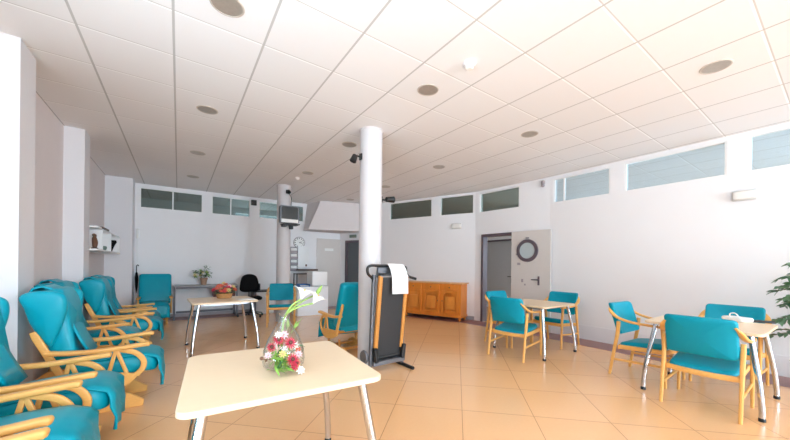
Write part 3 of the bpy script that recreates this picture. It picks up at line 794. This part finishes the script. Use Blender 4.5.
q = MB(); q.lathe([(.035, 0), (.05, .02), (.055, .05), (.045, .07), (.043, .07), (.05, .045), (.03, .012)], (-1.02, 7.1, 1.49), 16); tag(q.build('bowl', M['signgreen']), 'small grey-green bowl in the middle compartment of the wall shelf', 'bowl')
q = MB(); q.lathe([(.03, 0), (.035, .02), (.06, .10), (.095, .17), (.085, .205), (.05, .20), (.03, .16)], (-1.02, 7.78, 1.49), 18); tag(q.build('vase', M['blackfab']), 'dark bulbous vase in the far compartment of the wall shelf', 'vase')

# ------------------------------------------------------------------ flowers
def blossom(mb, c, r, n=9, up=(0, -.7, .7), layers=2):
    up = Vector(up).normalized(); a = up.orthogonal().normalized(); b = up.cross(a)
    for L in range(layers):
        rr = r*(1-.35*L)
        for k in range(n):
            t = 2*PI*(k+.5*L)/n; d = a*math.cos(t) + b*math.sin(t); s = up.cross(d)
            c0 = Vector(c) + up*.004*L; w = rr*1.5/n*1.6
            p = [c0 + d*rr*.15, c0 + d*rr*.6 + s*w*.5 + up*rr*(.14+.1*L), c0 + d*rr + up*rr*(.12+.2*L), c0 + d*rr*.6 - s*w*.5 + up*rr*(.14+.1*L)]
            q = [v_ - up*.003 for v_ in p]
            mb.loft([p, q])
def leaves(mb, c, spread, n, ln, seed, flat=.6):
    rnd = random.Random(seed)
    for k in range(n):
        o = Vector(c) + Vector((rnd.uniform(-1, 1)*spread[0], rnd.uniform(-1, 1)*spread[1], rnd.uniform(-1, 1)*spread[2]))
        d = Vector((rnd.uniform(-1, 1), rnd.uniform(-1, 1), rnd.uniform(-flat, flat))).normalized(); leaf_(mb, o, d, ln*rnd.uniform(.7, 1.2), rnd)
def leaf_(mb, o, d, l, rnd, w=.32):
    s = d.cross(Vector((0, 0, 1)))
    if s.length < .1: s = Vector((1, 0, 0))
    s.normalize(); n = s.cross(d); s = (s*math.cos(rnd.uniform(-.7, .7)) + n*math.sin(rnd.uniform(-.7, .7))).normalized(); n = s.cross(d).normalized()
    pr = ((0, .04), (.2, .75), (.45, 1), (.75, .6), (1, .03)); L = []; C = []; R = []
    for u, k in pr:
        c = o + d*l*u - Vector((0, 0, 1))*l*.25*u*u
        L.append(c + s*w*l*.5*k*.9 + n*.02*l); C.append(c); R.append(c - s*w*l*.5*k*.9 + n*.02*l)
    V = [[mb.bm.verts.new(p) for p in row] for row in (L, C, R)]
    for r0, r1 in zip(V, V[1:]):
        for i in range(4): mb.bm.faces.new((r0[i], r0[i+1], r1[i+1], r1[i]))

# conical glass vase with lilies on the front table
VX, VY, TZ = .468, 1.76, .740
V_ = thing('glass_vase', 'clear conical glass vase holding the white lilies on the foreground table', 'vase', (VX, VY, TZ), 0)
b = MB()
outp = [(.002, .004), (.075, .0), (.104, .02), (.108, .05), (.102, .10), (.082, .155), (.054, .205), (.030, .245), (.023, .265), (.026, .283), (.034, .294)]
inp = [(.031, .293), (.023, .282), (.020, .265), (.027, .244), (.051, .203), (.079, .153), (.099, .098), (.104, .05), (.099, .022), (.06, .008), (.002, .008)]
b.lathe(outp + inp, seg=32); b.build('body', M['cello'], V_)
def lily(tip, base, label, big, bud=False):
    t = thing('lily', label, 'flower', (VX, VY, TZ+.265), 0, 'white lilies in the vase')
    m_ = MB(); tip = Vector(tip); base = Vector(base); mid = (tip+base)/2 + Vector((0, 0, -.015))
    neck = Vector((.006, 0, .012)); m_.tube(bez([base, base*.5, neck, neck*.5+tip*.5+Vector((-.006, 0, .012)), tip], 5), .0048, 8); st = m_.build('stem', M['stem'], t)
    d = (tip-mid).normalized()
    p = MB()
    if bud:
        p.sweep(bez([tip, tip+d*.03, tip+d*.06], 4), [(math.cos(2*PI*i/8)*.012, math.sin(2*PI*i/8)*.012) for i in range(8)], scales=[.4, .8, 1, 1, .9, .8, .6, .4, .15]); p.build('bud', M['stem'], t)
    else:
        a = d.orthogonal().normalized(); b_ = d.cross(a)
        for k in range(6):
            ang = 2*PI*k/6; e = a*math.cos(ang) + b_*math.sin(ang); s = d.cross(e)
            rows = []
            for u, w, o in ((0, .15, .0), (.3, .7, .16), (.6, 1, .42), (.85, .7, .75), (1, .1, 1.0)):
                c = tip + d*big*(u*(1.25-.45*u)) + e*big*o*.75
                rows.append([c + s*big*.24*w, c + e*.002, c - s*big*.24*w])
            p.loft(rows, cap=False, close=False)
        o = p.build('petals', M['petalwhite'], t, sharp=80); sm = o.modifiers.new('thick', 'SOLIDIFY'); sm.thickness = .002
        y = MB()
        for k in range(3): y.tube([tip, tip + d*big*.8 + a*big*.08*(k-1)], .002, 6)
        y.build('stamens', M['petalyellow'], t)
    lv = MB(); rnd = random.Random(len(label))
    for k in range(3): leaf_(lv, base*(.5-.15*k) + mid*(.5+.15*k), (d + Vector((rnd.uniform(-.5, .5), rnd.uniform(-.5, .5), .1))).normalized(), .075, rnd, .2)
    lv.build('leaves', M['stem'], st, sharp=80)
lily((.082, -.02, .098), (-.02, .0, -.14), 'white lily bloom leaning right, higher and nearer the vase neck', .075)
lily((.150, -.02, .072), (-.012, .02, -.15), 'white lily bloom leaning farthest right, drooping at the end of its stem', .072)
lily((.185, .02, .118), (-.004, .03, -.16), 'pale green lily bud pointing up to the right above the blooms', .05, True)
# bouquet lying against the foot of the vase
BQ = thing('bouquet', 'bouquet of pink-red gerberas, white blossoms and greens in front of the glass vase', 'bouquet', (.45, 1.63, TZ), 0)
gf = MB(); leaves(gf, (-.035, .0, .085), (.045, .03, .05), 70, .045, 3); gf.build('foliage', M['leaf2'], BQ, sharp=80)
gd = MB(); leaves(gd, (.01, .02, .09), (.06, .03, .06), 45, .04, 4); gd.build('dark_foliage', M['leaf'], BQ, sharp=80)
for c, r, m in (((-.038, .02, .175), .031, 'petalred'), ((.014, .0, .157), .034, 'petalred'), ((.017, -.03, .080), .034, 'petalred'), ((.045, .0, .050), .026, 'petalorange'), ((-.072, .02, .142), .026, 'petalred')):
    q = MB(); blossom(q, c, r*1.02, 14, (.05, -.85, .35), 3); g = q.build('gerbera', M[m], BQ, sharp=80)
    q = MB(); q.ball(Vector(c)+Vector((0, -.012, .006)), .010, seg=8); q.build('flower_centre', M['maroon'], g)
for c, r, m in (((-.01, .03, .195), .026, 'petalpink'), ((.042, .02, .137), .025, 'petalwhite'), ((.058, -.03, .020), .026, 'petalwhite'), ((.050, -.01, .03), .022, 'petalyellow'), ((-.045, .0, .205), .02, 'petalwhite'), ((.050, -.02, .10), .022, 'petalpink'), ((-.09, 0, .11), .020, 'petalpink'), ((-.03, -.03, .115), .022, 'petalyellow'), ((.058, .01, .115), .018, 'petalorange'), ((.028, -.03, .042), .022, 'petalred'), ((-.005, .01, .128), .02, 'petalwhite')):
    q = MB(); blossom(q, c, r, 8, (random.uniform(-.4, .4), -.8, .5)); q.build('blossom', M[m], BQ, sharp=80)
sm = MB()
for k in range(7): sm.tube([(-.02+.008*k, .02, .012), (-.05+.016*k, -.01, .10)], .003, 6)
sm.build('stems', M['stem'], BQ)
q = MB(); q.tube(bez([(-.04, .0, .10), (-.08, .0, .09), (-.115, .01, .095)], 4), .003, 6); q.ball((-.118, .01, .098), .009, seg=8); q.ball((-.10, .0, .088), .007, seg=8); q.build('twig', M['figure'], BQ)
# basket arrangement on the middle-left table
FB = thing('flower_basket', 'small wicker basket of coral and cream flowers on the middle-left table', 'flower arrangement', (.605, 5.80, TZ), 0)
q = MB(); q.lathe([(.09, 0), (.105, .01), (.115, .07), (.12, .075), (.11, .08), (.1, .05), (.02, .04)], seg=24); q.build('basket', M['basket'], FB)
q = MB(); leaves(q, (0, 0, .11), (.15, .1, .05), 90, .06, 8); q.build('foliage', M['leaf'], FB, sharp=80)
rnd = random.Random(5)
for k in range(26):
    a = rnd.uniform(0, 2*PI); rr = math.sqrt(rnd.random())*.165; z = .235 - rr*rr*3.2 + rnd.uniform(-.03, .01)
    q = MB(); blossom(q, (rr*math.cos(a), rr*math.sin(a)*.75, z), rnd.uniform(.035, .05), 8, (math.cos(a)*.4, math.sin(a)*.4-.5, .7))
    q.build('blossom', M[['petalorange', 'petalred', 'petalyellow', 'petalorange', 'petalpink', 'petalorange'][k % 6]], FB, sharp=80)
q = MB(); q.box((.86, 5.46, TZ+.004), (.22, .20, .008), Matrix.Rotation(.2, 3, 'Z')); tag(q.build('paper_pad', M['paper'], smooth=False), 'white paper pad lying on the middle-left table beside the flower basket', 'paper')

# ------------------------------------------------------------------ desk zone at the back wall
DK = thing('desk', 'long grey metal desk against the back wall under the potted flowers', 'desk', (.56, 9.0, 0), 0)
q = MB(); q.box((0, 0, .765), (1.30, .55, .03), None, .004); q.build('desktop', M['desktop'], DK)
for sx in (-1, 1):
    l = MB()
    l.box((sx*.63, -.24, .375), (.035, .035, .75)); l.box((sx*.63, .24, .375), (.035, .035, .75)); l.box((sx*.63, 0, .02), (.035, .5, .04)); l.box((sx*.63, 0, .72), (.035, .5, .03)); l.build('leg_frame', M['deskframe'], DK, smooth=False)
q = MB(); q.box((0, .24, .12), (1.2, .03, .05)); q.build('rail', M['deskframe'], DK, smooth=False)
q = MB(); q.box((0, -.25, .73), (1.2, .02, .04)); q.build('rail', M['deskframe'], DK, smooth=False)
q = MB(); q.box((.36, -.02, .60), (.46, .44, .22), None, .006); db = q.build('drawer_box', M['maroon'], DK)
for z in (.55, .655):
    q = MB(); q.box((.36, -.245, z), (.43, .016, .095), None, .004); dq = q.build('drawer', M['maroon'], db)
FP = thing('potted_flowers', 'yellow-green flowers in a tan pot on the grey desk', 'potted plant', (.50, 8.98, .78), 0)
q = MB(); q.lathe([(.055, 0), (.07, .1), (.085, .16), (.09, .165), (.08, .165), (.07, .13), (.01, .12)], seg=20); q.build('pot', M['terracotta'], FP)
q = MB(); leaves(q, (-.02, 0, .27), (.17, .1, .08), 120, .08, 11); leaves(q, (.07, 0, .42), (.05, .05, .06), 20, .07, 12); q.build('foliage', M['leaf'], FP, sharp=80)
for k in range(16):
    a = rnd.uniform(0, 2*PI); rr = math.sqrt(rnd.random())*.2
    q = MB(); blossom(q, (-.03+rr*math.cos(a), rr*math.sin(a)*.6-.03, .31-rr*.4+rnd.uniform(-.05, .06)), .045, 7, (math.cos(a)*.5, -.6, .5)); q.build('blossom', M[['petalyellow', 'leaf2', 'petalwhite'][k % 3]], FP, sharp=80)
# office chair
OC = thing('office_chair', 'black office chair between the grey desk and the low white cabinet', 'chair', (1.46, 8.50, 0), 0)
o2 = [(p.x, p.y) for p in catmull([(-.20, .62, 0), (-.215, .78, 0), (-.16, .98, 0), (0, 1.04, 0), (.16, .98, 0), (.215, .78, 0), (.20, .62, 0), (0, .59, 0)], 4, True)]
q = MB(); q.pillow(o2, lambda u, v, t: Vector((u, .20 + t + .06*(v-.6) - .04*(1-(u/.2)**2)*0, v)), .07, .15, .1); q.build('backrest', M['blackfab'], OC)
q = MB(); q.pillow(rrect(.46, .44, .1, 4), lambda u, v, t: Vector((u, v-.04, .46+t)), .08, .15, .1); q.build('seat', M['blackfab'], OC)
q = MB(); q.sweep(bez([(0, .05, .42), (0, .22, .43), (0, .27, .55), (0, .25, .75)], 4), rrect(.05, .012, .004, 2), up=(1, 0, 0)); q.build('back_support', M['black'], OC)
q = MB(); q.lathe([(.035, .09), (.03, .15), (.022, .2), (.02, .42)], seg=14); q.build('gas_lift', M['black'], OC)
for k in range(5):
    a = 2*PI*k/5+.3; d = Vector((math.cos(a), math.sin(a), 0))
    q = MB(); q.sweep([d*.02+Vector((0, 0, .12)), d*.29+Vector((0, 0, .075))], rrect(.04, .03, .01, 2), scales=[1, .7]); lg = q.build('base_leg', M['black'], OC)
    q = MB(); q.lathe([(.01, -.02), (.03, -.018), (.03, .018), (.01, .02)], (d.x*.29, d.y*.29, .0302), 12, axis='x'); q.build('caster', M['black'], lg)
# low white cabinet with black top
LC = thing('low_cabinet', 'low white cabinet with a black top standing at the back wall', 'cabinet', (1.83, 9.02, 0), 0)
q = MB(); q.box((.02, 0, .29), (.42, .50, .56), None, .004); q.build('body', M['white'], LC)
q = MB(); q.box((0, 0, .585), (.50, .54, .03), None, .004); q.build('top', M['black'], LC)
q = MB(); q.box((-.225, 0, .30), (.05, .5, .54), None, .004); q.build('side_panel', M['grey_metal'], LC)
q = MB(); q.box((1.72, 8.98, .69), (.08, .09, .18), None, .01); q.lathe([(.03, 0), (.03, .012), (.005, .014)], (1.72, 8.935, .70), 14, axis='y'); tag(q.build('loudspeaker', M['black']), 'small black loudspeaker standing on the low white cabinet', 'speaker')

# white counter by the back column
CT = thing('reception_counter', 'white boxy reception counter behind the single teal armchair', 'counter', (2.83, 8.20, 0), 0)
q = MB(); q.box((0, 0, .365), (.80, .5, .73), None, .004); q.build('low_unit', M['white'], CT)
q = MB(); q.box((.19, .02, .93), (.40, .44, .36), None, .004); q.build('tall_unit', M['white'], CT)
q = MB(); q.box((0, -.256, .365), (.76, .012, .69), None, .003); q.build('front_panel', M['plinth'], CT)
q = thing('document_tray', 'blue plastic tray on the low end of the white counter', 'tray', (2.62, 8.12, .73), 0)
z_ = MB(); z_.box((0, 0, .006), (.26, .3, .012)); 
for a, b, w, h in ((-.125, 0, .01, .3), (.125, 0, .01, .3), (0, .145, .26, .01)): z_.box((a, b, .035), (w, h, .06))
z_.build('tray_body', M['blue'], q, smooth=False)
z_ = MB(); z_.box((0, -.01, .02), (.2, .27, .012)); z_.build('paper_stack', M['paper'], q, smooth=False)
RK = thing('wire_rack', 'black metal rack standing behind the white counter', 'rack', (2.86, 8.95, 0), 0)
q = MB()
for sx in (-1, 1):
    for sy in (-1, 1): q.box((sx*.19, sy*.14, .525), (.025, .025, 1.05))
q.build('post', M['black'], RK, smooth=False)
for z in (.35, .72, 1.03):
    q = MB(); q.box((0, 0, z), (.40, .30, .02)); q.build('rack_shelf', M['black'], RK, smooth=False)
q = MB(); q.box((3.06, 9.16, 1.14), (.58, .25, .05), None, .004); tag(q.build('wall_ledge', M['brown']), 'dark brown ledge on the wall below the white notice board', 'shelf')
q = thing('notice_board', 'white notice board on the wall under the clock', 'board', (2.98, 9.3, 1.52), 0)
z_ = MB(); z_.box((0, -.035, 0), (.32, .07, .62), None, .004); z_.build('board', M['white'], q)
z_ = MB(); z_.box((.08, -.072, -.25), (.05, .006, .06)); z_.build('note', M['maroon'], q, smooth=False)
RS = thing('brochure_rack', 'narrow grey brochure rack on the wall left of the notice board', 'rack', (2.71, 9.3, 1.45), 0)
q = MB(); q.box((0, -.01, 0), (.20, .02, .70)); q.build('back_plate', M['grey_metal'], RS, smooth=False)
for z in (-.33, -.16, .01, .18):
    q = MB(); q.box((0, -.05, z), (.20, .08, .012)); q.box((0, -.088, z+.03), (.20, .008, .06)); q.build('pocket', M['skirt'], RS, smooth=False)
    q = MB(); q.box((0, -.045, z+.075), (.16, .03, .13)); q.build('brochures', M['paper'], RS, smooth=False)

# ------------------------------------------------------------------ things on the right table
BG = thing('paper_bag', 'small white bag with a loop handle lying on the right table', 'bag', (4.92, .70, TZ), math.radians(60))
q = MB(); q.pillow(rrect(.22, .15, .03, 3), lambda u, v, t: Vector((u, v, .022+t)), .042, .12, .15); q.build('bag_body', M['paper'], BG)
q = MB(); q.tube(bez([(.03, .05, .03), (.02, .06, .075), (-.03, .06, .085), (-.07, .05, .03)], 5), .006, 8, up=(0, 1, 0)); q.build('handle', M['paper'], BG)
q = MB(); q.box((4.99, .52, TZ+.012), (.05, .16, .024), Matrix.Rotation(.5, 3, 'Z'), .006); tag(q.build('glasses_case', M['black']), 'small black case on the right table beside the white bag', 'case')

# ------------------------------------------------------------------ leafy plant at the right edge
PL = thing('potted_ficus', 'leafy green potted fig plant at the right edge beside the table', 'potted plant', (5.50, .21, 0), 0)
q = MB(); q.lathe([(.12, 0), (.16, .28), (.175, .30), (.155, .30), (.14, .26), (.01, .25)], seg=24); q.build('pot', M['potwhite'], PL)
q = MB(); q.lathe([(.14, .255), (.01, .265)], seg=20); q.build('soil', M['soil'], PL)
q = MB(); rnd = random.Random(21); tips = []
q.tube(bez([(0, 0, .25), (.02, .01, .6), (-.01, 0, .95), (.01, .02, 1.3)], 5), [.022]*6+[.018]*5+[.012]*5, 8)
for k in range(34):
    a = rnd.uniform(0, 2*PI); z = rnd.uniform(.5, 1.32); ln = rnd.uniform(.2, .36)*(1 if z < 1.1 else .8); d = Vector((math.cos(a), math.sin(a), 0))
    p0 = Vector((0, 0, z)); p2 = p0 + d*ln + Vector((0, 0, .12*rnd.random()-.02)); p1 = (p0+p2)/2 + Vector((0, 0, .06))
    br = bez([p0, p1, p2], 4); q.tube(br, [.006]*5+[.004]*(len(br)-5), 6); tips.append(br)
q.build('trunk', M['trunk'], PL)
q = MB()
for br in tips:
    for j in range(1, len(br)):
        for w in range(4):
            d = ((br[j]-br[j-1]).normalized() + Vector((rnd.uniform(-1, 1), rnd.uniform(-1, 1), rnd.uniform(-.6, .5)))).normalized()
            leaf_(q, br[j], d, rnd.uniform(.048, .08), rnd, .7)
for w in range(24):
    d = Vector((rnd.uniform(-1, 1), rnd.uniform(-1, 1), rnd.uniform(-.2, .8))).normalized(); leaf_(q, Vector((.01, .02, 1.25+.14*rnd.random())), d, .09, rnd, .7)
q.build('foliage', M['leaf_ficus'], PL, sharp=80)

# ------------------------------------------------------------------ light
W = bpy.data.worlds.new('sky'); scene.world = W; W.use_nodes = True
wn = W.node_tree.nodes; wl = W.node_tree.links
bg = wn['Background']; bg.inputs[0].default_value = (.86, .93, 1, 1); bg.inputs[1].default_value = 0.9
def area(name, loc, rot, sx, sy, power, col):
    l = bpy.data.lights.new(name, 'AREA'); l.shape = 'RECTANGLE'; l.size = sx; l.size_y = sy; l.energy = power; l.color = col
    o = bpy.data.objects.new(name, l); COL.objects.link(o); o.location = loc; o.rotation_euler = rot; return o
area('daylight_rear_windows', (3.6, YR-.45, 1.5), (PI/2+.2, 0, 0), 4.5, 3.0, 980, (.86, .935, 1))
area('fill_left_up', (-2.6, -3.1, .35), (0, -PI/2-1.64, 0), 1.8, 9.2, 1450, (.84, .92, 1))  # added fill lamp, aimed upward to brighten the ceiling
area('fill_left_down', (-2.5, -3.1, 2.6), (0, -PI/2+1.35, 0), 1.8, 9.2, 230, (.90, .955, 1))  # added fill lamp, aimed downward to brighten the floor
area('daylight_corridor', (7.96, -2.45, 1.75), (PI/2, 0, 0), 2.8, 2.3, 180, (.80, .93, 1))
area('fill_corridor_side', (10.2, 3.5, 1.65), (0, PI/2, 0), 1.5, 2.6, 50, (.82, .93, 1))  # added fill lamp to lift the dark corridor behind the doorway
area('daylight_back_room', (2.17, 11.6, 2.05), (-PI/2, 0, 0), 1.4, 1.7, 26, (.9, .97, 1))

# ------------------------------------------------------------------ camera
cam = bpy.data.cameras.new('camera'); co = bpy.data.objects.new('camera', cam); COL.objects.link(co); scene.camera = co
cam.sensor_fit = 'HORIZONTAL'; cam.sensor_width = 36; F = 316.78; cam.lens = F/790*36
cam.clip_start = .05
PPX, PPY, ROLL, YAW = 402.72, 265.65, .0114, .6161
cam.shift_x = (395-PPX)/790; cam.shift_y = (PPY-220)/790
Rz = Matrix.Rotation(-YAW, 3, 'Z'); base = Rz @ Matrix.Rotation(PI/2, 3, 'X')
co.matrix_world = Matrix.Translation((0, 0, CAMH)) @ (base @ Matrix.Rotation(ROLL, 3, 'Z')).to_4x4()

vs = scene.view_settings
scene.display_settings.display_device = 'sRGB'
vs.view_transform = 'Standard'; vs.look = 'None'; vs.gamma = 1; vs.use_curve_mapping = False
vs.exposure = 0.43
scene.cycles.max_bounces = 14; scene.cycles.diffuse_bounces = 9; scene.cycles.transparent_max_bounces = 12
scene.cycles.use_denoising = True
